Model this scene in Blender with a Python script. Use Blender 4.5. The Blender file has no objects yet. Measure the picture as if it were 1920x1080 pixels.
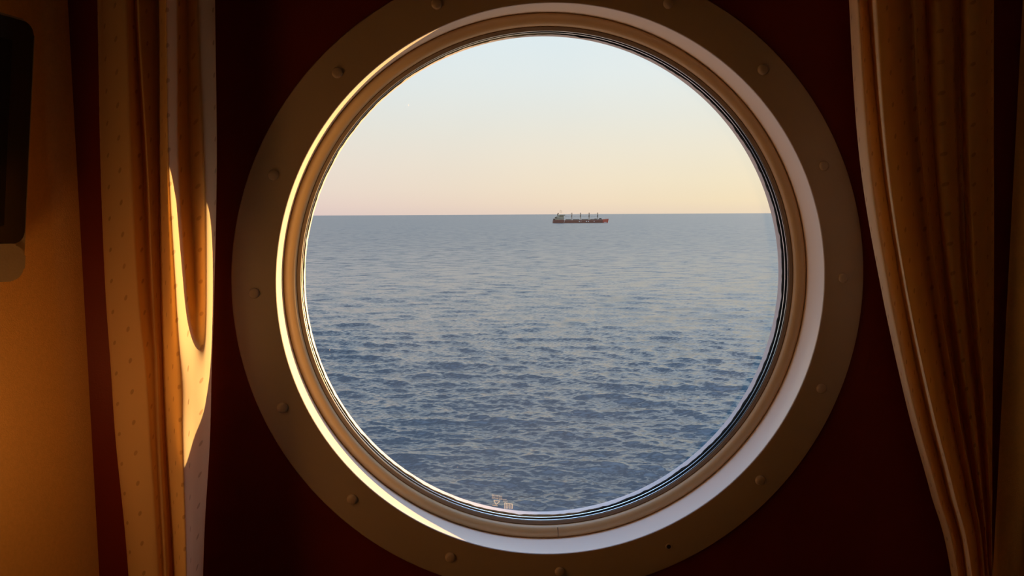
import bpy, bmesh, math, random
import numpy as np
from mathutils import Matrix, Vector
from math import sin, cos, tan, atan, atan2, pi, radians, sqrt

SC = bpy.context.scene
COL = SC.collection
random.seed(7)
rng = np.random.default_rng(11)

# ------------------------------------------------------------------ camera
# World: x right along the porthole wall, y out to sea, z up, origin at the
# centre of the porthole in the plane of its flange.  Metres.
FPX = 1493.0
CAM = np.array([-0.1452, -1.0, 0.0925])
YAW, PITCH, ROLL = radians(4.91), radians(-5.287), radians(-0.302)
F_ = np.array([sin(YAW)*cos(PITCH), cos(YAW)*cos(PITCH), sin(PITCH)])
R0 = np.array([cos(YAW), -sin(YAW), 0.0])
U0 = np.cross(R0, F_)
R_ = R0*cos(ROLL) + U0*sin(ROLL)
U_ = -R0*sin(ROLL) + U0*cos(ROLL)
cd = bpy.data.cameras.new('camera')
cam = bpy.data.objects.new('camera', cd)
COL.objects.link(cam)
M = Matrix(((R_[0], U_[0], -F_[0], CAM[0]), (R_[1], U_[1], -F_[1], CAM[1]),
            (R_[2], U_[2], -F_[2], CAM[2]), (0, 0, 0, 1)))
cam.matrix_world = M
cd.sensor_width = 36.0
cd.lens = FPX/1920*36
cd.clip_start = 0.02
cd.clip_end = 200000
SC.camera = cam

# ------------------------------------------------------------------ exposure
vs = SC.view_settings
vs.view_transform = 'Standard'
vs.look = 'None'
vs.gamma = 1
vs.exposure = 0.0
vs.use_curve_mapping = False
SC.cycles.max_bounces = 10
SC.cycles.diffuse_bounces = 6
SC.cycles.transparent_max_bounces = 16
SC.cycles.sample_clamp_indirect = 6
SC.cycles.caustics_reflective = False
SC.cycles.caustics_refractive = False

# ------------------------------------------------------------------ sun
SUN_T = 0.93           # sideways travel per metre into the room
sd = bpy.data.lights.new('sun', 'SUN')
sun = bpy.data.objects.new('sun', sd)
COL.objects.link(sun)
tr = Vector((-SUN_T, -1.0, -0.034)).normalized()
sun.rotation_euler = tr.to_track_quat('-Z', 'Y').to_euler()
sd.energy = 15.0
sd.color = (1.0, 0.58, 0.21)
sd.angle = radians(0.53)

# ------------------------------------------------------------------ world: evening sky
W = bpy.data.worlds.new('evening_sky')
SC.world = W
W.use_nodes = True
nt = W.node_tree
nt.nodes.clear()
N = nt.nodes.new
L = nt.links.new
tc = N('ShaderNodeTexCoord')
nrm = N('ShaderNodeVectorMath'); nrm.operation = 'NORMALIZE'
L(tc.outputs['Generated'], nrm.inputs[0])
sep = N('ShaderNodeSeparateXYZ')
L(nrm.outputs[0], sep.inputs[0])
def s2l(c):
    return tuple(((v/255)/12.92 if v/255 <= 0.04045 else ((v/255+0.055)/1.055)**2.4) for v in c)
def ramp(stops):
    r = N('ShaderNodeValToRGB')
    el = r.color_ramp.elements
    while len(el) > 1:
        el.remove(el[-1])
    el[0].position = stops[0][0]; el[0].color = (*s2l(stops[0][1]), 1)
    for p, c in stops[1:]:
        e = el.new(p); e.color = (*s2l(c), 1)
    return r
# position on the ramps = sine of the elevation
left = ramp([(0.0, (222, 200, 198)), (0.012, (230, 208, 202)), (0.03, (234, 217, 207)), (0.06, (234, 223, 213)),
             (0.10, (230, 228, 221)), (0.15, (224, 232, 233)), (0.21, (219, 235, 243)), (0.28, (180, 204, 228)), (0.40, (138, 168, 200)),
             (0.62, (92, 116, 146)), (1.0, (140, 170, 212))])
right = ramp([(0.0, (238, 216, 190)), (0.015, (246, 226, 192)), (0.04, (246, 231, 201)), (0.08, (242, 234, 214)),
              (0.12, (236, 236, 226)), (0.17, (232, 240, 240)), (0.23, (226, 240, 246)), (0.31, (232, 242, 250)), (0.43, (184, 204, 224)),
              (0.62, (118, 142, 170)), (1.0, (142, 172, 212))])
L(sep.outputs['Z'], left.inputs[0]); L(sep.outputs['Z'], right.inputs[0])
mr = N('ShaderNodeMapRange')
mr.inputs['From Min'].default_value = -0.20
mr.inputs['From Max'].default_value = 0.34
L(sep.outputs['X'], mr.inputs['Value'])
mx = N('ShaderNodeMixRGB')
L(mr.outputs[0], mx.inputs[0]); L(left.outputs[0], mx.inputs[1]); L(right.outputs[0], mx.inputs[2])
bg = N('ShaderNodeBackground')
def smap(sock, a, b, lo, hi):
    m = N('ShaderNodeMapRange'); m.interpolation_type = 'SMOOTHSTEP'
    for k, v in (('From Min', a), ('From Max', b), ('To Min', lo), ('To Max', hi)): m.inputs[k].default_value = v
    L(sock, m.inputs['Value'])
    return m.outputs[0]
def wm(op, a, b):
    m = N('ShaderNodeMath'); m.operation = op
    L(a, m.inputs[0])
    if hasattr(b, 'links'): L(b, m.inputs[1])
    else: m.inputs[1].default_value = b
    return m.outputs[0]
# high sky gain added to light the porthole reveal; sky also brighter towards the sun
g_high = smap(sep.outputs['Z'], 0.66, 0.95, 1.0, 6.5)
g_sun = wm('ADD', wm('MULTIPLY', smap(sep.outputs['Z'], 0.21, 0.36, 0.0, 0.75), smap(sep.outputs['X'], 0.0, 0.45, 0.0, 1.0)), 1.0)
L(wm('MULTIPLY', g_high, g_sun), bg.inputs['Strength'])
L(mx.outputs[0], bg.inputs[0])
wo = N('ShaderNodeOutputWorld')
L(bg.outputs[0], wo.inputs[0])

# ------------------------------------------------------------------ helpers
def at(px, py, y):
    """the point of the plane at depth y that the photograph shows at a pixel"""
    d = F_ + R_*((px-960)/FPX) + U_*((540-py)/FPX)
    t = (y-CAM[1])/d[1]
    return CAM + d*t

def link(name, bm, mat, parent=None, smooth=True):
    me = bpy.data.meshes.new(name)
    bm.normal_update()
    bm.to_mesh(me); bm.free()
    o = bpy.data.objects.new(name, me)
    COL.objects.link(o)
    for m in (mat if isinstance(mat, (list, tuple)) else [mat]):
        me.materials.append(m)
    if smooth:
        for p in me.polygons: p.use_smooth = True
    if parent: o.parent = parent
    return o

def empty(name, loc=(0, 0, 0)):
    o = bpy.data.objects.new(name, None)
    COL.objects.link(o); o.location = loc
    o.empty_display_size = 0.05
    return o

def tag(o, label, cat=None, group=None, kind=None):
    o['label'] = label
    if cat: o['category'] = cat
    if group: o['group'] = group
    if kind: o['kind'] = kind
    return o

def lathe(bm, prof, seg=256, closed=False):
    """revolve (radius, y) about the y axis"""
    rings = []
    for r, y in prof:
        rings.append([bm.verts.new((r*cos(2*pi*k/seg), y, r*sin(2*pi*k/seg))) for k in range(seg)])
    n = len(rings)
    for i in range(n if closed else n-1):
        a, b = rings[i], rings[(i+1) % n]
        for k in range(seg):
            bm.faces.new((a[k], a[(k+1) % seg], b[(k+1) % seg], b[k]))
    return rings

def box(bm, x0, x1, y0, y1, z0, z1, m=None):
    v = [bm.verts.new(p) for p in ((x0, y0, z0), (x1, y0, z0), (x1, y1, z0), (x0, y1, z0),
                                   (x0, y0, z1), (x1, y0, z1), (x1, y1, z1), (x0, y1, z1))]
    if m is not None:
        for q in v: q.co = m @ q.co
    for f in ((3, 2, 1, 0), (4, 5, 6, 7), (0, 1, 5, 4), (1, 2, 6, 5), (2, 3, 7, 6), (3, 0, 4, 7)):
        bm.faces.new([v[i] for i in f])
    return v

def prism(bm, poly, z0, z1):
    a = [bm.verts.new((x, y, z0)) for x, y in poly]
    b = [bm.verts.new((x, y, z1)) for x, y in poly]
    n = len(poly)
    bm.faces.new(a[::-1]); bm.faces.new(b)
    for i in range(n):
        bm.faces.new((a[i], a[(i+1) % n], b[(i+1) % n], b[i]))

def tube(bm, p0, p1, r0, r1=None, seg=12):
    r1 = r0 if r1 is None else r1
    p0, p1 = Vector(p0), Vector(p1)
    q = (p1-p0).to_track_quat('Z', 'Y')
    a = [bm.verts.new(p0 + q @ Vector((r0*cos(2*pi*k/seg), r0*sin(2*pi*k/seg), 0))) for k in range(seg)]
    b = [bm.verts.new(p1 + q @ Vector((r1*cos(2*pi*k/seg), r1*sin(2*pi*k/seg), 0))) for k in range(seg)]
    for k in range(seg):
        bm.faces.new((a[k], a[(k+1) % seg], b[(k+1) % seg], b[k]))
    bm.faces.new(a[::-1]); bm.faces.new(b)

# ------------------------------------------------------------------ materials
class Mat:
    def __init__(s, name):
        s.m = bpy.data.materials.new(name); s.m.use_nodes = True
        s.t = s.m.node_tree; s.t.nodes.clear()
        s.out = s.n('ShaderNodeOutputMaterial')
    def n(s, kind, **kw):
        x = s.t.nodes.new(kind)
        for k, v in kw.items(): setattr(x, k, v)
        return x
    def l(s, a, b): s.t.links.new(a, b)
    def math(s, op, a, b=None):
        x = s.n('ShaderNodeMath', operation=op)
        for i, v in enumerate((a, b)):
            if v is None: continue
            if hasattr(v, 'links'): s.l(v, x.inputs[i])
            else: x.inputs[i].default_value = v
        return x.outputs[0]

def paint(name, col, rough=0.5, var=0.06, scale=30, bump=0.0, bscale=200, metal=0.0, spec=0.5):
    """plain surface: colour with a little procedural mottling and fine bump"""
    M_ = Mat(name)
    p = M_.n('ShaderNodeBsdfPrincipled')
    p.inputs['Roughness'].default_value = rough
    p.inputs['Metallic'].default_value = metal
    p.inputs['Specular IOR Level'].default_value = spec
    co = M_.n('ShaderNodeTexCoord')
    no = M_.n('ShaderNodeTexNoise'); no.inputs['Scale'].default_value = scale; no.inputs['Detail'].default_value = 4
    M_.l(co.outputs['Object'], no.inputs['Vector'])
    mixn = M_.n('ShaderNodeMixRGB')
    mixn.inputs[1].default_value = (*[c*(1-var) for c in col], 1)
    mixn.inputs[2].default_value = (*[min(1, c*(1+var)) for c in col], 1)
    M_.l(no.outputs['Fac'], mixn.inputs[0])
    M_.l(mixn.outputs[0], p.inputs['Base Color'])
    if bump:
        nb = M_.n('ShaderNodeTexNoise'); nb.inputs['Scale'].default_value = bscale; nb.inputs['Detail'].default_value = 3
        M_.l(co.outputs['Object'], nb.inputs['Vector'])
        b = M_.n('ShaderNodeBump'); b.inputs['Strength'].default_value = bump; b.inputs['Distance'].default_value = 0.001
        M_.l(nb.outputs['Fac'], b.inputs['Height'])
        M_.l(b.outputs[0], p.inputs['Normal'])
    M_.l(p.outputs[0], M_.out.inputs[0])
    return M_.m

m_flange = paint('cream_painted_metal', (0.54, 0.46, 0.42), 0.38, 0.05, 14, 0.15, 260)
m_reveal = paint('white_enamel', (0.88, 0.77, 0.68), 0.28, 0.02, 10, spec=0.9)
m_clamp = paint('tan_plastic', (0.54, 0.36, 0.18), 0.42, 0.05, 12)
m_inner = paint('taupe_plastic', (0.24, 0.17, 0.11), 0.7, 0.05, 20)
m_rubber = paint('black_rubber', (0.006, 0.005, 0.004), 0.7, 0.2, 60, spec=0.08)
m_bead = paint('bright_metal', (0.80, 0.78, 0.76), 0.22, 0.02, 50, metal=1.0)
m_hullw = paint('white_hull_paint', (0.72, 0.64, 0.62), 0.5, 0.06, 60)
m_panel = paint('dark_mahogany', (0.165, 0.018, 0.006), 0.45, 0.25, 8, 0.2, 500, spec=0.25)
m_side = paint('ochre_wall_covering', (0.90, 0.60, 0.25), 0.75, 0.10, 260, 0.5, 700, spec=0.2)
m_room = paint('grey_panel', (0.19, 0.185, 0.18), 0.6, 0.05, 10)
m_ceil = paint('cream_ceiling', (0.40, 0.38, 0.36), 0.7, 0.03, 10)
m_carpet = paint('brown_carpet', (0.14, 0.10, 0.08), 0.95, 0.3, 90)
m_tvblack = paint('black_gloss_plastic', (0.006, 0.006, 0.006), 0.25, 0.1, 40, spec=0.3)
m_screen = paint('dark_screen_glass', (0.004, 0.005, 0.003), 0.3, 0.1, 40, spec=0.15)
m_silver = paint('silver_plastic', (0.38, 0.38, 0.38), 0.45, 0.05, 60, 0.2, 400)
m_hole = paint('dark_screw_hole', (0.03, 0.02, 0.015), 0.7, 0.1, 40)

def glass_mat():
    M_ = Mat('porthole_glass')
    t = M_.n('ShaderNodeBsdfTransparent'); t.inputs[0].default_value = (0.985, 0.99, 0.985, 1)
    g = M_.n('ShaderNodeBsdfGlossy'); g.inputs['Roughness'].default_value = 0.02
    fr = M_.n('ShaderNodeFresnel'); fr.inputs['IOR'].default_value = 1.45
    geo = M_.n('ShaderNodeNewGeometry')
    k = M_.math('MULTIPLY', fr.outputs[0], M_.math('SUBTRACT', 1.0, geo.outputs['Backfacing']))
    k = M_.math('MULTIPLY', k, 0.6)
    mix = M_.n('ShaderNodeMixShader')
    M_.l(k, mix.inputs[0]); M_.l(t.outputs[0], mix.inputs[1]); M_.l(g.outputs[0], mix.inputs[2])
    # a film of salt and dust, patchy
    tl = M_.n('ShaderNodeBsdfTranslucent'); tl.inputs[0].default_value = (0.9, 0.9, 0.9, 1)
    co = M_.n('ShaderNodeTexCoord')
    no = M_.n('ShaderNodeTexNoise'); no.inputs['Scale'].default_value = 6; no.inputs['Detail'].default_value = 6
    M_.l(co.outputs['Object'], no.inputs['Vector'])
    f = M_.math('MULTIPLY', no.outputs['Fac'], DUST)
    m2 = M_.n('ShaderNodeMixShader')
    M_.l(f, m2.inputs[0]); M_.l(mix.outputs[0], m2.inputs[1]); M_.l(tl.outputs[0], m2.inputs[2])
    M_.l(m2.outputs[0], M_.out.inputs[0])
    return M_.m
DUST = 0.012
m_glass = glass_mat()

def etched_mat():
    M_ = Mat('etched_mark')
    t = M_.n('ShaderNodeBsdfTransparent')
    tl = M_.n('ShaderNodeBsdfTranslucent'); tl.inputs[0].default_value = (0.85, 0.8, 0.78, 1)
    d = M_.n('ShaderNodeBsdfDiffuse'); d.inputs[0].default_value = (0.85, 0.8, 0.78, 1)
    co = M_.n('ShaderNodeTexCoord'); no = M_.n('ShaderNodeTexNoise'); no.inputs['Scale'].default_value = 900
    M_.l(co.outputs['Object'], no.inputs['Vector'])
    a = M_.n('ShaderNodeMixShader'); a.inputs[0].default_value = 0.3
    M_.l(tl.outputs[0], a.inputs[1]); M_.l(d.outputs[0], a.inputs[2])
    b = M_.n('ShaderNodeMixShader')
    f = M_.math('ADD', M_.math('MULTIPLY', no.outputs['Fac'], 0.3), 0.08)
    M_.l(f, b.inputs[0]); M_.l(t.outputs[0], b.inputs[1]); M_.l(a.outputs[0], b.inputs[2])
    M_.l(b.outputs[0], M_.out.inputs[0])
    return M_.m
m_etch = etched_mat()

def cloth_mat():
    """beige curtain cloth with a half-drop repeat of small woven leaves"""
    M_ = Mat('curtain_cloth')
    uv = M_.n('ShaderNodeTexCoord')
    sp = M_.n('ShaderNodeSeparateXYZ'); M_.l(uv.outputs['UV'], sp.inputs[0])
    CW, CH = 0.058, 0.036
    u = M_.math('DIVIDE', sp.outputs[0], CW)
    v = M_.math('DIVIDE', sp.outputs[1], CH)
    def leaf(ou, ov, ang):
        a = M_.math('SUBTRACT', M_.math('FRACT', M_.math('ADD', u, ou)), 0.5)
        b = M_.math('SUBTRACT', M_.math('FRACT', M_.math('ADD', v, ov)), 0.5)
        a = M_.math('MULTIPLY', a, CW); b = M_.math('MULTIPLY', b, CH)
        p = M_.math('ADD', M_.math('MULTIPLY', a, cos(ang)), M_.math('MULTIPLY', b, sin(ang)))
        q = M_.math('SUBTRACT', M_.math('MULTIPLY', b, cos(ang)), M_.math('MULTIPLY', a, sin(ang)))
        p = M_.math('DIVIDE', p, 0.0038); q = M_.math('DIVIDE', q, 0.0021)
        d = M_.math('SQRT', M_.math('ADD', M_.math('MULTIPLY', p, p), M_.math('MULTIPLY', q, q)))
        mrn = M_.n('ShaderNodeMapRange'); mrn.inputs['From Min'].default_value = 1.15; mrn.inputs['From Max'].default_value = 0.8
        M_.l(d, mrn.inputs['Value'])
        return mrn.outputs[0]
    mask = M_.math('MAXIMUM', leaf(0, 0, 0.6), leaf(0.5, 0.5, 0.9))
    co = M_.n('ShaderNodeTexNoise'); co.inputs['Scale'].default_value = 25; M_.l(uv.outputs['Object'], co.inputs['Vector'])
    c0 = M_.n('ShaderNodeMixRGB'); c0.inputs[1].default_value = (0.88, 0.73, 0.50, 1); c0.inputs[2].default_value = (0.92, 0.77, 0.54, 1)
    M_.l(co.outputs['Fac'], c0.inputs[0])
    c = M_.n('ShaderNodeMixRGB'); c.inputs[2].default_value = (0.40, 0.22, 0.11, 1)
    M_.l(M_.math('MULTIPLY', mask, 0.45), c.inputs[0]); M_.l(c0.outputs[0], c.inputs[1])
    wv = M_.n('ShaderNodeTexNoise'); wv.inputs['Scale'].default_value = 1400; wv.inputs['Detail'].default_value = 1
    M_.l(uv.outputs['UV'], wv.inputs['Vector'])
    h = M_.math('ADD', M_.math('MULTIPLY', wv.outputs['Fac'], 0.3), M_.math('MULTIPLY', mask, 1.0))
    bp = M_.n('ShaderNodeBump'); bp.inputs['Strength'].default_value = 0.5; bp.inputs['Distance'].default_value = 0.0006
    M_.l(h, bp.inputs['Height'])
    d = M_.n('ShaderNodeBsdfDiffuse'); M_.l(c.outputs[0], d.inputs[0]); M_.l(bp.outputs[0], d.inputs['Normal'])
    t = M_.n('ShaderNodeBsdfTranslucent')
    ct = M_.n('ShaderNodeMixRGB', blend_type='MULTIPLY'); ct.inputs[0].default_value = 1
    ct.inputs[2].default_value = (1.0, 0.78, 0.42, 1)
    M_.l(c.outputs[0], ct.inputs[1]); M_.l(ct.outputs[0], t.inputs[0])
    mix = M_.n('ShaderNodeMixShader'); mix.inputs[0].default_value = CLOTH_T
    M_.l(d.outputs[0], mix.inputs[1]); M_.l(t.outputs[0], mix.inputs[2])
    M_.l(mix.outputs[0], M_.out.inputs[0])
    return M_.m
CLOTH_T = 0.44
m_cloth = cloth_mat()

def sea_mat():
    M_ = Mat('sea_water')
    p = M_.n('ShaderNodeBsdfPrincipled')
    p.inputs['Base Color'].default_value = (0.020, 0.042, 0.056, 1)
    p.inputs['IOR'].default_value = 1.333
    p.inputs['Specular IOR Level'].default_value = 0.44
    co = M_.n('ShaderNodeTexCoord')
    ln = M_.n('ShaderNodeVectorMath', operation='LENGTH'); M_.l(co.outputs['Object'], ln.inputs[0])
    def rng_(d0, d1, v0, v1):
        m = M_.n('ShaderNodeMapRange'); m.interpolation_type = 'SMOOTHSTEP'
        for k, v in (('From Min', d0), ('From Max', d1), ('To Min', v0), ('To Max', v1)): m.inputs[k].default_value = v
        M_.l(M_.math('LOGARITHM', ln.outputs['Value'], 10.0), m.inputs['Value'])
        return m.outputs[0]
    # waves finer than the mesh can carry: more of them the farther out
    M_.l(rng_(1.8, 3.0, 0.08, 0.30), p.inputs['Roughness'])
    mp = M_.n('ShaderNodeMapping'); mp.inputs['Rotation'].default_value = (0, 0, 0.25)
    mp.inputs['Scale'].default_value = (0.42, 1.0, 1.0)
    M_.l(co.outputs['Object'], mp.inputs['Vector'])
    geo = M_.n('ShaderNodeNewGeometry')
    cur = geo.outputs['Normal']
    for sc_, det, amp in ((2.6, 5, rng_(1.9, 2.6, 1.3, 1.0)), (0.28, 4, rng_(2.0, 2.7, 0.35, 1.25))):
        n_ = M_.n('ShaderNodeTexNoise'); n_.inputs['Scale'].default_value = sc_
        n_.inputs['Detail'].default_value = det; n_.inputs['Roughness'].default_value = 0.6
        M_.l(mp.outputs[0], n_.inputs['Vector'])
        sb = M_.n('ShaderNodeVectorMath', operation='SUBTRACT'); sb.inputs[1].default_value = (0.5, 0.5, 0.5)
        M_.l(n_.outputs['Color'], sb.inputs[0])
        fl = M_.n('ShaderNodeVectorMath', operation='MULTIPLY'); fl.inputs[1].default_value = (0.7, 1.0, 0.0)
        M_.l(sb.outputs[0], fl.inputs[0])
        scn = M_.n('ShaderNodeVectorMath', operation='SCALE'); M_.l(fl.outputs[0], scn.inputs[0]); M_.l(amp, scn.inputs['Scale'])
        ad = M_.n('ShaderNodeVectorMath', operation='ADD'); M_.l(cur, ad.inputs[0]); M_.l(scn.outputs[0], ad.inputs[1])
        cur = ad.outputs[0]
    nn = M_.n('ShaderNodeVectorMath', operation='NORMALIZE'); M_.l(cur, nn.inputs[0])
    M_.l(nn.outputs[0], p.inputs['Normal'])
    M_.l(p.outputs[0], M_.out.inputs[0])
    return M_.m
m_sea = sea_mat()

# ------------------------------------------------------------------ the cabin shell
XL, XR = -0.582, 0.611          # corners where the porthole wall meets the slanted side walls
SL = 0.46                        # side walls open out from the window
ZF, ZC = -1.32, 0.98             # floor, ceiling
YW = 0.006                       # face of the porthole wall behind the flange
YB = -2.7
HOLE = 0.380

def front_wall():
    bm = bmesh.new()
    seg = 160
    x0, x1, z0, z1 = XL-0.12, XR+0.12, ZF-0.1, ZC+0.1
    def corner_dir(a):
        c, s = cos(a), sin(a)
        k = min((x1 if c > 0 else x0)/c if abs(c) > 1e-6 else 1e9, (z1 if s > 0 else z0)/s if abs(s) > 1e-6 else 1e9)
        return k*c, k*s
    angs = sorted(set([round(2*pi*k/seg, 6) for k in range(seg)] +
                      [round(atan2(z, x) % (2*pi), 6) for x in (x0, x1) for z in (z0, z1)]))
    fr, out_f, fb, out_b = [], [], [], []
    for a in angs:
        ex, ez = corner_dir(a)
        fr.append(bm.verts.new((HOLE*cos(a), YW, HOLE*sin(a)))); out_f.append(bm.verts.new((ex, YW, ez)))
        fb.append(bm.verts.new((HOLE*cos(a), 0.11, HOLE*sin(a)))); out_b.append(bm.verts.new((ex, 0.11, ez)))
    n = len(angs)
    for i in range(n):
        j = (i+1) % n
        bm.faces.new((fr[i], fr[j], out_f[j], out_f[i]))
        bm.faces.new((fb[j], fb[i], out_b[i], out_b[j]))
        bm.faces.new((fr[j], fr[i], fb[i], fb[j]))
        bm.faces.new((out_f[i], out_f[j], out_b[j], out_b[i]))
    return link('wall_front', bm, m_panel, smooth=False)
o = front_wall(); tag(o, 'dark mahogany red wall panel around the round porthole', kind='structure')

def wall(name, poly, mat, label, top=None):
    bm = bmesh.new(); prism(bm, poly, ZF, ZC if top is None else top)
    return tag(link(name, bm, mat, smooth=False), label, kind='structure')
DS = 1.15
xl2, xr2 = XL-SL*DS, XR+SL*DS
wall('wall_left', [(XL, YW), (xl2, -DS), (xl2-0.08, -DS+0.02), (XL-0.08, YW)], m_side,
     'ochre slanted wall left of the porthole, behind the screen')
wall('wall_left_rear', [(xl2, -DS), (xl2, YB), (xl2-0.08, YB), (xl2-0.08, -DS)], m_room,
     'grey panelled wall at the rear left of the cabin')
wall('wall_right', [(XR, YW), (XR+0.08, YW), (xr2+0.08, -DS+0.02), (xr2, -DS)], m_side,
     'dim ochre slanted wall right of the right curtain')
wall('wall_right_rear', [(xr2, -DS), (xr2+0.08, -DS), (xr2+0.08, YB), (xr2, YB)], m_room,
     'grey panelled wall at the rear right of the cabin')
wall('wall_back', [(xl2-0.08, YB), (xr2+0.08, YB), (xr2+0.08, YB-0.08), (xl2-0.08, YB-0.08)], m_room,
     'grey panelled wall at the back of the cabin')
bm = bmesh.new(); box(bm, xl2-0.08, xr2+0.08, YB-0.08, YW, ZF-0.05, ZF)
tag(link('floor', bm, m_carpet, smooth=False), 'dark carpeted cabin floor', kind='structure')
bm = bmesh.new(); box(bm, xl2-0.08, xr2+0.08, YB-0.08, YW, ZC, ZC+0.05)
tag(link('ceiling', bm, m_ceil, smooth=False), 'cream cabin ceiling', kind='structure')

# ------------------------------------------------------------------ the porthole
win = empty('window_1')
tag(win, 'large round ship porthole with wide riveted cream flange', kind='structure')
def ring(name, prof, mat, closed=True, parent=win, label=None):
    bm = bmesh.new(); lathe(bm, prof, 288, closed)
    bmesh.ops.recalc_face_normals(bm, faces=bm.faces)
    o = link(name, bm, mat, parent)
    if label: o['label'] = label
    try:
        md = o.modifiers.new('edges', 'EDGE_SPLIT'); md.split_angle = radians(35)
    except Exception: pass
    return o
ring('flange', [(0.4060, YW+0.001), (0.4060, 0.0032), (0.4048, 0.0012), (0.4015, 0.0), (0.3535, 0.0), (0.3520, 0.0004),
                (0.3514, 0.0014), (0.376, 0.0016), (0.376, 0.0070)], m_flange)
ring('reveal', [(0.3516, 0.0018), (0.3546, 0.0600), (0.3548, 0.0680), (0.374, 0.0680), (0.374, 0.0018)], m_reveal,
     label='smooth white tube lining the porthole')
ring('clamp_ring', [(0.3545, 0.0600), (0.3530, 0.0578), (0.3505, 0.0566), (0.3470, 0.0562), (0.3435, 0.0572), (0.3405, 0.0594),
                    (0.3388, 0.0625), (0.3385, 0.0660), (0.3546, 0.0680)], m_clamp, label='rounded tan ring inside the white tube')
ring('inner_ring', [(0.3382, 0.0658), (0.3374, 0.0652), (0.3336, 0.0672), (0.3332, 0.0682), (0.352, 0.0700), (0.352, 0.0685)], m_inner,
     label='narrow taupe ring next to the glass')
ring('bead', [(0.3342+0.0007*cos(a), 0.0722+0.0007*sin(a)) for a in [k*pi/4 for k in range(8)]], m_bead,
     label='thin bright metal bead around the glass')
ring('gasket', [(0.3352, 0.0702), (0.3352, 0.0845), (0.3345, 0.0875), (0.352, 0.0875), (0.352, 0.0702)], m_rubber,
     label='black rubber gasket')
ring('bead', [(0.3346+0.0011*cos(a), 0.0822+0.0011*sin(a)) for a in [k*pi/4 for k in range(8)]], m_bead,
     label='second bright metal bead, on the far side of the gasket')
# ragged sealant where the glass meets the outer frame
def sealant():
    bm = bmesh.new(); seg = 720
    prev = None; first = None
    ph = rng.uniform(0, 2*pi, 9)
    for k in range(seg):
        a = 2*pi*k/seg
        w = sum(sin(a*f+ph[i])/(1+i*0.3) for i, f in enumerate((31, 47, 73, 97, 131, 163, 19, 11, 201)))*0.5
        yy = 0.0892 + 0.0008*w
        rr = 0.3328 - 0.0003*w
        v = [bm.verts.new((r*cos(a), y, r*sin(a))) for r, y in ((0.3350, 0.0860), (rr, 0.0866), (rr, yy), (0.3400, yy+0.001))]
        if prev:
            for i in range(3): bm.faces.new((prev[i], v[i], v[i+1], prev[i+1]))
        else: first = v
        prev = v
    for i in range(3): bm.faces.new((prev[i], first[i], first[i+1], prev[i+1]))
    return link('sealant', bm, m_rubber, win)
sealant()
ring('outer_frame', [(0.3345, 0.0880), (0.3336, 0.1033), (0.3350, 0.1050), (0.380, 0.1060), (0.380, 0.0880)], m_hullw,
     label='pale outer frame seen through the glass')
# glass
bm = bmesh.new()
seg = 128
a = [bm.verts.new((0.3400*cos(2*pi*k/seg), 0.0765, 0.3400*sin(2*pi*k/seg))) for k in range(seg)]
b = [bm.verts.new((0.3400*cos(2*pi*k/seg), 0.0815, 0.3400*sin(2*pi*k/seg))) for k in range(seg)]
bm.faces.new(a); bm.faces.new(b[::-1])
for k in range(seg): bm.faces.new((a[(k+1) % seg], a[k], b[k], b[(k+1) % seg]))
bmesh.ops.recalc_face_normals(bm, faces=bm.faces)
pane = link('glass_pane', bm, m_glass, win, smooth=False)

# seam in the clamp ring (just right of its lowest point)
p = at(1046, 996, 0.058)
sa = atan2(p[2], p[0])
bm = bmesh.new()
prof = [(0.3535, 0.0574), (0.3505, 0.0562), (0.3470, 0.0558), (0.3435, 0.0568), (0.3400, 0.0596)]
w = 0.0004
rows = []
for r, y in prof:
    rows.append([bm.verts.new((r*cos(sa+s*w/r), y, r*sin(sa+s*w/r))) for s in (-1, 1)])
for i in range(len(rows)-1):
    bm.faces.new((rows[i][0], rows[i][1], rows[i+1][1], rows[i+1][0]))
link('seam', bm, m_hole, bpy.data.objects['clamp_ring'])

# screw caps round the flange: pixel position of every cap in the photograph
SCREWS = [(819, 7), (1254, 6), (632, 136), (1431, 130), (512, 328), (1546, 311), (476, 550), (1582, 521), (529, 765),
          (1541, 729), (660, 937), (1426, 901), (844, 1046), (1050, 1073)]
def cap_bm(loc, tilt):
    bm = bmesh.new()
    prof = [(0.0066, 0.0), (0.0066, -0.0012), (0.0061, -0.0024), (0.0050, -0.0032), (0.0030, -0.0037), (0.0, -0.0039)]
    seg = 28; rings = []
    for r, y in prof[:-1]:
        rings.append([bm.verts.new((r*cos(2*pi*k/seg), y, r*sin(2*pi*k/seg))) for k in range(seg)])
    for i in range(len(rings)-1):
        for k in range(seg):
            bm.faces.new((rings[i][k], rings[i][(k+1) % seg], rings[i+1][(k+1) % seg], rings[i+1][k]))
    top = bm.verts.new((0, prof[-1][1], 0))
    for k in range(seg): bm.faces.new((rings[-1][k], rings[-1][(k+1) % seg], top))
    bmesh.ops.rotate(bm, verts=bm.verts, cent=(0, 0, 0), matrix=Matrix.Rotation(tilt, 3, 'X'))
    bmesh.ops.recalc_face_normals(bm, faces=bm.faces)
    return bm
cap0 = None
for px, py in SCREWS:
    q = at(px, py, -0.002)
    if cap0 is None:
        c = cap0 = link('screw_cap', cap_bm(q, 0.05), m_flange, win)
    else:
        c = cap0.copy(); COL.objects.link(c); c.parent = win
    c.location = (q[0], 0.0, q[2])
    c.rotation_euler = (random.uniform(-.05, .05), random.uniform(0, 6.28), random.uniform(-.05, .05))
c = cap0.copy(); COL.objects.link(c); c.parent = win; c.location = (0.006, 0, 0.3785)
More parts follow.
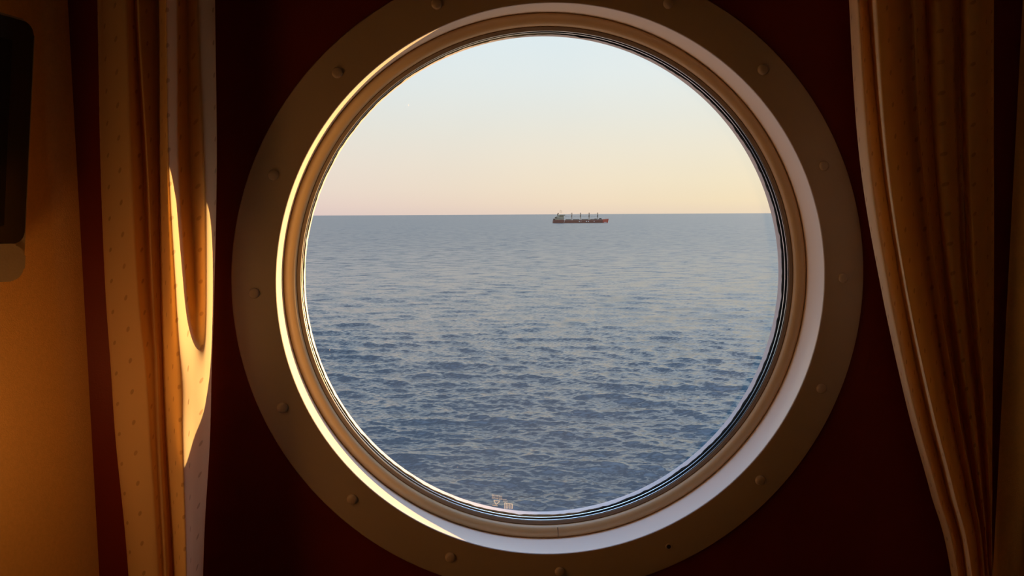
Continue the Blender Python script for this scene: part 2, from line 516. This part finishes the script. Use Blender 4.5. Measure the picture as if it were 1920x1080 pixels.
# the one cap that is missing: an open screw socket
q = at(1254, 1025, 0.0)
bm = bmesh.new()
rings = lathe(bm, [(0.0046, 0.0), (0.0044, -0.0012), (0.0034, -0.0013), (0.0028, -0.0004)], 24)
bm.faces.new(rings[-1])
bmesh.ops.recalc_face_normals(bm, faces=bm.faces)
c = link('screw_socket', bm, m_flange, win); c.location = (q[0], 0, q[2]); c['label'] = 'open screw socket that has lost its cap'
bm = bmesh.new()
rings = lathe(bm, [(0.0030, -0.0006), (0.0014, -0.0009), (0.0003, -0.0004)], 6)
bm.faces.new(rings[-1])
c2 = link('screw_head', bm, m_hole, c)
c2['label'] = 'dark screw head'

# faint maker's stamp etched in the glass near its lower edge
def glyph_row(bm, x0, z0, dx, dz, n, h, w):
    ux = Vector((dx, 0, dz)).normalized(); uz = Vector((-ux.z, 0, ux.x))
    for k in range(n):
        o_ = Vector((x0, 0.0763, z0)) + ux*(k*w*1.35)
        def bar(a0, a1, b0, b1):
            v = [bm.verts.new(o_ + ux*(i*w) + uz*(j*h)) for i, j in ((a0, b0), (a1, b0), (a1, b1), (a0, b1))]
            bm.faces.new(v)
        kind = k % 4
        bar(0, 0.28, 0, 1)
        if kind in (0, 2): bar(0.72, 1, 0, 1)
        if kind in (0, 1, 3): bar(0.28, 0.95, 0.82, 1)
        if kind in (1, 2, 3): bar(0.28, 0.72, 0.42, 0.58)
        if kind in (1, 0): bar(0.28, 0.95, 0, 0.18)
bm = bmesh.new()
p1 = at(922, 930, 0.0763); p2 = at(942, 933, 0.0763)
d = p2-p1; pxm = np.linalg.norm(d)/20.2
glyph_row(bm, p1[0], p1[2], d[0], d[2], 6, 3.2*pxm, 2.5*pxm)
p1b = at(922, 934.5, 0.0763)
glyph_row(bm, p1b[0], p1b[2], d[0], d[2], 6, 3.2*pxm, 2.5*pxm)
def tri(pts, w):
    P = [Vector(at(x, y, 0.0763)) for x, y in pts]
    for i in range(len(P)-1):
        u = (P[i+1]-P[i]).normalized(); nn = Vector((-u.z, 0, u.x))*w*pxm/2
        bm.faces.new([bm.verts.new(q) for q in (P[i]-nn, P[i+1]-nn, P[i+1]+nn, P[i]+nn)])
tri([(926, 938), (930, 946), (937, 940)], 1.6)
tri([(927, 938.5), (937, 939.5)], 1.4)
tri([(923, 947), (933, 948.5)], 1.6)
tri([(942, 936.5), (950, 936.8)], 0.9)
tri([(943, 939.3), (952, 939.6)], 0.9)
for x in (946.5, 949.5, 952.5, 955.5, 958.5, 961):
    tri([(x, 942.5+0.2*(x-946)), (x-0.5, 954)], 1.7)
tri([(946, 942.5), (961, 945)], 1.2)
c = link('etched_stamp', bm, m_etch, win, smooth=False); c['label'] = 'faint white stamp etched low in the glass'
# tiny salt specks
bm = bmesh.new()
for px, py, s in ((766, 197, 1.6), (618, 656, 1.2), (619, 664, 0.8), (1046, 412, 0.6), (896, 604, 0.7), (834, 869, 0.9), (858, 876, 0.8), (622, 300, 1.5), (690, 372, .6)):
    q = Vector(at(px, py, 0.0763))
    bm.faces.new([bm.verts.new(q+Vector((s*pxm*cos(t)*0.6, 0, s*pxm*sin(t)))) for t in [k*pi/4 for k in range(8)]])
c = link('salt_specks', bm, m_etch, win, smooth=False)
c['kind'] = 'stuff'

# ------------------------------------------------------------------ curtains
def catmull(P, n):
    """P (k, ...) control values, uniform Catmull-Rom sampled at n points per span"""
    P = np.asarray(P, float); k = len(P)
    ext = np.concatenate([2*P[:1]-P[1:2], P, 2*P[-1:]-P[-2:-1]])
    out = []
    for i in range(k-1):
        p0, p1, p2, p3 = ext[i:i+4]
        for t in np.linspace(0, 1, n, endpoint=False):
            out.append(0.5*((2*p1)+(-p0+p2)*t+(2*p0-5*p1+4*p2-p3)*t*t+(-p0+3*p1-3*p2+p3)*t**3))
    out.append(P[-1])
    return np.array(out)

def curtain(name, rows, wr_seed, name_extra=False):
    """rows: list of (py, [px...], [z...]) : where each fold line runs and how far it stands off the wall"""
    G = []
    for py, pxs, zs in rows:
        if name_extra:                              # one more line keeps the big fold round
            pxs = pxs[:8] + [pxs[7]*0.45+pxs[8]*0.55] + pxs[8:]
            zs = zs[:8] + [zs[7]*0.35+zs[8]*0.65] + zs[8:]
        G.append([at(px, py, -z) for px, z in zip(pxs, zs)])
    G = np.array(G)                                # rows, cols, 3
    G = catmull(G, 26)                             # refine down
    G = catmull(G.transpose(1, 0, 2), 14).transpose(1, 0, 2)
    nr, nc, _ = G.shape
    # small natural undulation
    r_ = np.random.default_rng(wr_seed)
    zz = G[:, :, 2]; ss = np.linspace(0, 1, nc)[None, :]
    for i in range(6):
        f1, f2, ph = r_.uniform(3, 9), r_.uniform(4, 22), r_.uniform(0, 6.28)
        G[:, :, 1] += 0.0011*np.sin(f1*zz + f2*ss*3 + ph)
    # arc lengths for the pattern
    mid = nr//2
    su = np.concatenate([[0], np.cumsum(np.linalg.norm(np.diff(G[mid], axis=0), axis=1))])
    me = bpy.data.meshes.new(name)
    idx = np.arange(nr*nc).reshape(nr, nc)
    faces = np.stack([idx[:-1, :-1], idx[1:, :-1], idx[1:, 1:], idx[:-1, 1:]], -1).reshape(-1, 4)
    me.from_pydata(G.reshape(-1, 3).tolist(), [], faces.tolist())
    uvl = me.uv_layers.new(name='UVMap')
    U = np.broadcast_to(su[None, :], (nr, nc)).reshape(-1)
    V = G[:, :, 2].reshape(-1)
    li = np.empty(len(me.loops), np.int32); me.loops.foreach_get('vertex_index', li)
    uvl.data.foreach_set('uv', np.stack([U[li], V[li]], -1).reshape(-1).astype(np.float32))
    me.materials.append(m_cloth)
    me.polygons.foreach_set('use_smooth', [True]*len(me.polygons))
    o = bpy.data.objects.new(name, me); COL.objects.link(o)
    return o

zu = [.020, .045, .060, .066, .040, .052, .018, .050, .120, .050, .078, .045, .016]
zm = [.020, .045, .062, .066, .048, .052, .018, .055, .130, .060, .082, .050, .016]
zl = [.020, .045, .066, .072, .060, .060, .018, .060, .134, .108, .088, .062, .020]
left_rows = [
 (-420, [168, 178, 200, 222, 234, 250, 283, 291, 305, 345, 368, 400, 392], zu),
 (0,    [183, 192, 212, 238, 249, 262, 293, 299, 314, 350, 372, 402, 396], zu),
 (300,  [191, 200, 220, 248, 264, 277, 297, 301, 318, 354, 383, 406, 398], zu),
 (540,  [200, 208, 230, 258, 272, 286, 302, 306, 330, 364, 386, 402, 394], zm),
 (690,  [209, 217, 240, 270, 284, 295, 306, 310, 335, 366, 386, 397, 389], zl),
 (830,  [217, 225, 248, 278, 292, 301, 311, 315, 339, 366, 384, 393, 385], zl),
 (1080, [239, 247, 266, 294, 306, 315, 324, 328, 348, 364, 374, 380, 372], zl),
 (1500, [262, 270, 290, 312, 322, 330, 338, 342, 356, 368, 376, 381, 374], zl)]
c = curtain('curtain', left_rows, 3, True)
tag(c, 'beige leaf-patterned curtain left of the porthole, streaked with sunlight', 'curtain', 'pair of porthole curtains')

ra = [.020, .050, .088, .050, .118, .100, .074, .088, .036, .076, .074, .034, .070, .062, .025]
right_rows = [
 (-420, [1580, 1572, 1588, 1608, 1622, 1655, 1690, 1703, 1720, 1742, 1765, 1796, 1812, 1838, 1864], ra),
 (0,    [1600, 1592, 1607, 1629, 1642, 1672, 1705, 1717, 1734, 1752, 1778, 1800, 1814, 1840, 1864], ra),
 (300,  [1621, 1612, 1630, 1653, 1664, 1692, 1720, 1733, 1748, 1762, 1786, 1806, 1819, 1842, 1863], ra),
 (540,  [1659, 1651, 1668, 1689, 1699, 1722, 1748, 1760, 1772, 1784, 1800, 1816, 1828, 1846, 1863], ra),
 (760,  [1708, 1700, 1715, 1735, 1744, 1762, 1782, 1793, 1803, 1812, 1824, 1837, 1845, 1854, 1862], ra),
 (920,  [1752, 1745, 1758, 1776, 1784, 1798, 1813, 1821, 1829, 1835, 1842, 1849, 1853, 1858, 1862], ra),
 (1080, [1792, 1786, 1797, 1812, 1818, 1828, 1838, 1843, 1847, 1850, 1853, 1856, 1858, 1860, 1862], ra),
 (1500, [1842, 1836, 1842, 1847, 1850, 1854, 1857, 1860, 1862, 1864, 1866, 1868, 1870, 1873, 1876], ra)]
c = curtain('curtain', right_rows, 5)
tag(c, 'dim beige curtain right of the porthole, pulled aside into narrow folds', 'curtain', 'pair of porthole curtains')

# ------------------------------------------------------------------ the small wall screen at the left
def television():
    # far top and far bottom corner of the casing, from the photograph
    yT = -0.125
    Pt = Vector(at(68, 42, yT)); Pb = Vector(at(45, 527, yT+0.004))
    up = (Pt-Pb); h = up.length; up.normalize()
    along = Vector((-0.42, -0.9075, 0.0))                 # along the slanted wall, towards the camera
    along = (along - up*along.dot(up)).normalized()
    nrm_ = along.cross(up).normalized()
    if nrm_.x < 0: nrm_ = -nrm_
    root = empty('television', Pb)
    tag(root, 'flat television with a black screen and silver lower edge, mounted on the left wall', 'television')
    B = Matrix((along, up, nrm_)).transposed().to_4x4()     # local x along, y up, z out of the screen
    root.matrix_world = Matrix.Translation(Pb) @ B
    w = 0.47
    def slab(name, x0, x1, y0, y1, z0, z1, rad, mat, parent=root, bev=0.003):
        bm = bmesh.new()
        pts = []
        for cx, cy, a0 in ((x1-rad, y1-rad, 0), (x0+rad, y1-rad, 90), (x0+rad, y0+rad, 180), (x1-rad, y0+rad, 270)):
            for k in range(9):
                t = radians(a0+k*90/8)
                pts.append((cx+rad*cos(t), cy+rad*sin(t)))
        prism(bm, pts, z0, z1)
        if bev:
            bmesh.ops.bevel(bm, geom=[e for e in bm.edges if abs(e.verts[0].co.z-e.verts[1].co.z) < 1e-6], offset=bev, segments=3, affect='EDGES')
        bmesh.ops.recalc_face_normals(bm, faces=bm.faces)
        ob = link(name, bm, mat, parent)
        md = ob.modifiers.new('edges', 'EDGE_SPLIT'); md.split_angle = radians(30)
        return ob
    cas = slab('casing', 0, w, 0, h, -0.030, -0.001, 0.014, m_silver)
    cas['label'] = 'thin silver casing'
    slab('bezel', 0.0022, w-0.0022, 0.040, h-0.0022, -0.004, 0.0006, 0.012, m_tvblack, bev=0.0004)
    slab('screen', 0.026, w-0.026, 0.058, h-0.024, -0.001, 0.0010, 0.002, m_screen, bev=0)
    st = slab('lower_strip', 0.0012, w-0.0012, 0.0012, 0.040, -0.006, 0.0020, 0.013, m_silver, bev=0.002)
    st['label'] = 'silver strip along the bottom'
    # bracket back to the wall
    bm = bmesh.new(); box(bm, w/2-0.04, w/2+0.04, h/2-0.05, h/2+0.05, -0.046, -0.029)
    link('wall_bracket', bm, m_tvblack, root, smooth=False)
    return root
television()

# ------------------------------------------------------------------ added fill lamp, out of view, for the warm glow at left
def fill_lamp(x, y, z):
    xw = XL + SL*y                                   # wall face at this depth (y is negative)
    root = empty('wall_lamp', (x, y, z))
    tag(root, 'small brass wall lamp with a glowing amber globe, below the television', 'lamp')
    n_ = Vector((-0.909, 0.417, 0))                  # towards the wall
    d_ = (x-xw)*0.909
    m_br = paint('brass', (0.55, 0.36, 0.14), 0.3, 0.05, 30, metal=1.0)
    g = Mat('amber_globe'); e = g.n('ShaderNodeEmission'); e.inputs[0].default_value = (1.0, 0.40, 0.09, 1)
    e.inputs[1].default_value = FILL_GLOW; g.l(e.outputs[0], g.out.inputs[0])
    bm = bmesh.new(); bmesh.ops.create_uvsphere(bm, u_segments=32, v_segments=20, radius=0.04)
    link('globe', bm, g.m, root)
    bm = bmesh.new(); tube(bm, (0, 0, -0.060), (0, 0, -0.036), 0.012, 0.022, 24); link('holder', bm, m_br, root)
    bm = bmesh.new(); tube(bm, (0, 0, -0.055), tuple(n_*(d_-0.012)+Vector((0, 0, -0.055))), 0.006, None, 16); link('arm', bm, m_br, root)
    bm = bmesh.new(); tube(bm, tuple(n_*(d_-0.014)+Vector((0, 0, -0.055))), tuple(n_*(d_-0.001)+Vector((0, 0, -0.055))), 0.034, 0.036, 32); link('wall_plate', bm, m_br, root)
FILL_GLOW = 10.5
fill_lamp(-0.60, -0.33, -0.13)

# ------------------------------------------------------------------ the sea
H = 24.0                # height of the porthole above the water
SEA = -H
def sea():
    step = 1.25/FPX
    dep = [0.85]
    while dep[-1] > 0.0035: dep.append(dep[-1]-step)
    dep += [dep[-1]*k for k in (0.84, 0.68, 0.54, 0.42, 0.32, 0.23, 0.16, 0.11)]
    dist = (H+CAM[2])/np.array(dep)
    az = np.concatenate([np.linspace(-62, -18, 160, endpoint=False), np.linspace(-18, 30, 1100, endpoint=False), np.linspace(30, 70, 150)])
    az = np.radians(az)
    D, A = np.meshgrid(dist, az, indexing='ij')
    X = D*np.sin(A); Y = D*np.cos(A)
    dr = np.gradient(dist)[:, None]; da = np.abs(np.gradient(az))[None, :]*D
    Z = np.zeros_like(X); DX = np.zeros_like(X); DY = np.zeros_like(X)
    n = 150
    lam = np.exp(rng.uniform(np.log(0.45), np.log(14), n))
    main = radians(-108)                # travel roughly towards the ship, slightly across
    th = main + rng.normal(0, 0.50, n)
    ph = rng.uniform(0, 2*pi, n)
    slope = SEA_SLOPE*np.sqrt(2.0/n)*np.where(lam > 4, (4/lam)**0.8, 1.0)
    for i in range(n):
        k = 2*pi/lam[i]
        kx, ky = k*cos(th[i]), k*sin(th[i])
        rad = np.abs(kx*np.sin(A)+ky*np.cos(A))*dr + np.abs(kx*np.cos(A)-ky*np.sin(A))*da
        att = np.clip((2.2-rad)/1.2, 0, 1)
        if not att.any(): continue
        amp = slope[i]/k
        p_ = kx*X+ky*Y+ph[i]
        Z += att*amp*np.sin(p_)
        c_ = att*amp*np.cos(p_)
        DX += cos(th[i])*c_*0.9; DY += sin(th[i])*c_*0.9
    # uneven wind: groups of waves
    env = 1 + 0.30*np.sin(X*0.031+Y*0.017+1.0)*np.sin(Y*0.043-X*0.012+0.4) + 0.22*np.sin(X*0.11-Y*0.06)*np.sin(Y*0.13+2)
    env = env*np.clip((2600-D)/1200, 0, 1)
    Z *= env; DX *= env; DY *= env
    P = np.stack([X+DX+CAM[0], Y+DY+CAM[1], Z+SEA], -1).reshape(-1, 3).astype(np.float32)
    nr, nc = X.shape
    idx = np.arange(nr*nc, dtype=np.int32).reshape(nr, nc)
    fc = np.stack([idx[:-1, :-1], idx[1:, :-1], idx[1:, 1:], idx[:-1, 1:]], -1).reshape(-1, 4)
    fc = fc[:, ::-1]
    me = bpy.data.meshes.new('sea')
    me.vertices.add(nr*nc); me.vertices.foreach_set('co', P.reshape(-1))
    me.loops.add(fc.size); me.loops.foreach_set('vertex_index', np.ascontiguousarray(fc).reshape(-1))
    me.polygons.add(len(fc)); me.polygons.foreach_set('loop_start', np.arange(0, fc.size, 4, dtype=np.int32))
    me.update(calc_edges=True)
    me.polygons.foreach_set('use_smooth', np.ones(len(fc), bool))
    me.materials.append(m_sea)
    if me.polygons[1000].normal.z < 0: me.flip_normals()
    o = bpy.data.objects.new('sea', me); COL.objects.link(o)
    tag(o, 'rippled blue grey sea reaching out to the horizon', 'sea', kind='stuff')
SEA_SLOPE = 0.26
sea()

# ------------------------------------------------------------------ the cargo ship
def ship():
    m_hull = paint('dark_red_hull', (0.16, 0.045, 0.040), 0.6, 0.25, 0.2)
    m_bow = paint('red_bow_paint', (0.42, 0.05, 0.03), 0.5, 0.1, 0.3)  # sunlight on the bow put into a brighter hull red
    m_sup = paint('cream_superstructure', (0.46, 0.42, 0.30), 0.6, 0.08, 0.3)
    m_dark = paint('dark_ship_fittings', (0.035, 0.035, 0.035), 0.6, 0.2, 0.5)
    m_cr = paint('brown_crane_paint', (0.13, 0.10, 0.08), 0.6, 0.15, 0.5)
    m_wh = paint('white_lettering', (0.8, 0.76, 0.72), 0.6, 0.05, 1)
    m_hatch = paint('grey_green_hatch_covers', (0.12, 0.11, 0.09), 0.6, 0.15, 0.4)
    m_win = paint('dark_cabin_windows', (0.02, 0.025, 0.03), 0.3, 0.1, 1)
    # bow to the right, waterline at pixel rows 418
    def wl(px, py=418.3):
        d = F_ + R_*((px-960)/FPX) + U_*((540-py)/FPX)
        t = (SEA-CAM[2])/d[2]
        return CAM+d*t
    a, b = wl(1036.5), wl(1140.5, 417.6)
    y = (a[1]+b[1])/2
    a = np.array([a[0]*y/a[1], y]); b = np.array([b[0]*y/b[1], y])
    LEN = np.linalg.norm(b-a); s = LEN/105.0               # metres per photo pixel
    root = empty('cargo_ship', (a[0], a[1], SEA))
    root.rotation_euler = (0, 0, atan2(b[1]-a[1], b[0]-a[0]))
    tag(root, 'dark red bulk carrier with four deck cranes far out below the horizon', 'ship')
    BW = 11.0                                               # half beam
    # hull sections: (x px, half width, deck height px)
    secs = [(0.3, 6.5, 5.9, 1.0), (2.5, 9.0, 6.0, 0.4), (8, BW, 6.3, 0), (18, BW, 6.3, 0), (20, BW, 5.6, 0), (23, BW, 5.2, 0),
            (45, BW, 5.4, 0), (70, BW, 5.6, 0), (88, BW, 5.8, 0), (93, 10.2, 6.2, 0), (96, 8.6, 6.6, 0), (100, 5.2, 7.0, 0.2), (103, 2.2, 7.3, .8), (105, 0.25, 7.5, 1.6)]
    def hull_part(x_lo, x_hi, name, mat, lab):
        bm = bmesh.new(); rows = []
        for x, w_, h_, rake in secs:
            if x < x_lo-0.01 or x > x_hi+0.01: continue
            X_ = x*s; hh = h_*s
            rows.append([bm.verts.new(v) for v in ((X_-rake*s*0.4, -w_*0.55, -3), (X_-rake*s*0.5, -w_*0.93, 0.0), (X_, -w_, hh*0.55), (X_+rake*0.4*s, -w_, hh), (X_+rake*0.4*s, -w_*0.96, hh-0.9),
                                                      (X_+rake*0.4*s, w_*0.96, hh-0.9), (X_+rake*0.4*s, w_, hh), (X_, w_, hh*0.55), (X_-rake*s*0.5, w_*0.93, 0.0), (X_-rake*s*0.4, w_*0.55, -3))])
        for i in range(len(rows)-1):
            for k in range(10):
                bm.faces.new((rows[i][k], rows[i][(k+1) % 10], rows[i+1][(k+1) % 10], rows[i+1][k]))
        bm.faces.new(rows[0]); bm.faces.new(rows[-1])
        bmesh.ops.recalc_face_normals(bm, faces=bm.faces)
        o_ = link(name, bm, mat, root, smooth=False); o_['label'] = lab
        return o_
    hull_part(0, 93, 'hull', m_hull, 'long dark red hull')
    hull_part(93, 105, 'bow', m_bow, 'brighter red bow')
    def bx(name, x0, x1, w_, z0, z1, mat, parent=root, yc=0.0, lab=None):
        bm = bmesh.new(); box(bm, x0*s, x1*s, yc-w_, yc+w_, z0*s, z1*s)
        bmesh.ops.bevel(bm, geom=bm.edges[:], offset=min(0.15*s, (x1-x0)*s*0.2, w_*0.2, (z1-z0)*s*0.2), segments=1, affect='EDGES')
        o_ = link(name, bm, mat, parent, smooth=False)
        if lab: o_['label'] = lab
        return o_
    # accommodation block at the stern, stepped
    sup = empty('superstructure'); sup.parent = root
    bx('deckhouse', 4.0, 20.5, 9.5, 6.0, 10.0, m_sup, sup)
    bx('deckhouse', 6.5, 20.0, 8.5, 9.9, 13.2, m_sup, sup)
    bx('deckhouse', 10.0, 19.5, 8.0, 13.1, 15.4, m_sup, sup)
    bx('bridge', 12.0, 22.5, 10.8, 13.6, 15.8, m_sup, sup)
    for z_ in (7.3, 8.9, 10.9, 12.2, 14.6):
        bm = bmesh.new()
        x_a, x_b, y_a = (5, 20, -9.56) if z_ < 10 else ((7.5, 19.5, -8.56) if z_ < 13 else (12.4, 22.2, -10.86))
        box(bm, x_a*s, x_b*s, y_a, y_a+0.1, (z_-0.25)*s, (z_+0.25)*s)
        link('window_band', bm, m_win, sup, smooth=False)
    # dark boats and fittings at the stern
    bx('lifeboat', 3.0, 7.0, 1.8, 9.4, 11.2, m_dark, root, -9.5)
    bx('stern_winch', 1.0, 3.5, 5.0, 6.0, 8.3, m_dark, root)
    # funnel
    bm = bmesh.new()
    tube(bm, (9.7*s, 0, 10*s), (9.7*s, 0, 17.6*s), 1.35*s, 1.15*s, 16); tube(bm, (9.9*s, 0, 17.5*s), (10.8*s, 0, 18.5*s), 1.1*s, 1.1*s, 12)
    link('funnel', bm, m_dark, root, smooth=False)
    # goalpost radar mast on the bridge roof
    bm = bmesh.new()
    for x in (13.7, 16.9): tube(bm, (x*s, 0, 15.5*s), (x*s, 0, 23.4*s), 0.22*s, 0.16*s, 8)
    tube(bm, (13.0*s, 0, 22.2*s), (17.4*s, 0, 22.2*s), 0.17*s, None, 8); tube(bm, (15.2*s, 0, 22.2*s), (15.2*s, 0, 25.2*s), 0.12*s, 0.08*s, 8)
    tube(bm, (13.7*s, 0, 19.5*s), (16.9*s, 0, 19.5*s), 0.1*s, None, 8)
    link('radar_mast', bm, m_cr, root, smooth=False)
    # hatch covers between the cranes
    for x0, x1 in ((24.5, 33.5), (38.5, 49.5), (55, 66), (71.5, 82), (86.5, 92)):
        bx('hatch_cover', x0, x1, 7.5, 5.0, 7.2, m_hatch)
    bx('deck_locker', 78.5, 83.0, 3.0, 5.4, 8.0, m_dark)
    bx('deck_locker', 88.0, 91.5, 3.5, 5.6, 8.8, m_dark)
    # four cranes: pedestal, cab and a jib stowed level, pointing aft
    for x, n_ in ((35.8, 0), (52.3, 1), (68.6, 2), (84.6, 3)):
        cr = empty('deck_crane', (x*s, 0, 5*s)); cr.parent = root
        bm = bmesh.new(); tube(bm, (0, 0, 0), (0, 0, 7.5*s), 0.55*s, 0.45*s, 12); link('pedestal', bm, m_cr, cr, smooth=False)
        bm = bmesh.new(); box(bm, -0.85*s, 0.65*s, -1.6, 1.6, 5.4*s, 9.6*s); box(bm, -0.45*s, 0.65*s, -1.2, 1.2, 9.6*s, 14.0*s)
        bmesh.ops.bevel(bm, geom=bm.edges[:], offset=0.12*s, segments=1, affect='EDGES')
        link('cab', bm, m_dark if n_ else m_cr, cr, smooth=False)
        bm = bmesh.new()
        for yy in (-1.1, 1.1): tube(bm, (-0.6*s, yy, 6.6*s), (-13.0*s, yy*0.4, 6.9*s), 0.13*s, 0.10*s, 6)
        for k in range(8): tube(bm, ((-1.5-k*1.4)*s, -1.0, 6.6*s), ((-2.2-k*1.4)*s, 1.0, 6.7*s), 0.06*s, None, 5)
        link('jib', bm, m_cr, cr, smooth=False)
        bm = bmesh.new()
        tube(bm, (0, 0, 13.6*s), (-12.8*s, 0, 7.0*s), 0.035*s, None, 5); tube(bm, (0, 0.4, 13.6*s), (-7*s, 0.4, 6.9*s), 0.03*s, None, 5)
        link('cable', bm, m_dark, cr, smooth=False)
    # pale patches of lettering on the side
    for x0, x1 in ((48.0, 49.5), (51.7, 52.4), (61.3, 63.2), (65.0, 66.6), (76.0, 77.2)):
        bm = bmesh.new(); box(bm, x0*s, x1*s, -BW-0.12, -BW-0.02, 1.9*s, 3.7*s); link('hull_letter', bm, m_wh, root, smooth=False)
    bm = bmesh.new()
    tube(bm, (95.5*s, -8.4, 0.9*s), (101.5*s, -3.6, 0.7*s), 0.45*s, 0.3*s, 8)
    link('bow_wave', bm, m_wh, root, smooth=False)  # pale streak low on the bow
    # ladder / pilot rope aft, foremast
    bm = bmesh.new(); tube(bm, (21.3*s, -BW-0.2, 5.5*s), (19.8*s, -BW-0.2, 0.2*s), 0.15*s, None, 6); link('gangway', bm, m_wh, root, smooth=False)
    bm = bmesh.new(); tube(bm, (100.5*s, 0, 6.5*s), (100.5*s, 0, 11.0*s), 0.14*s, 0.08*s, 6); link('foremast', bm, m_cr, root, smooth=False)
    return root
ship()
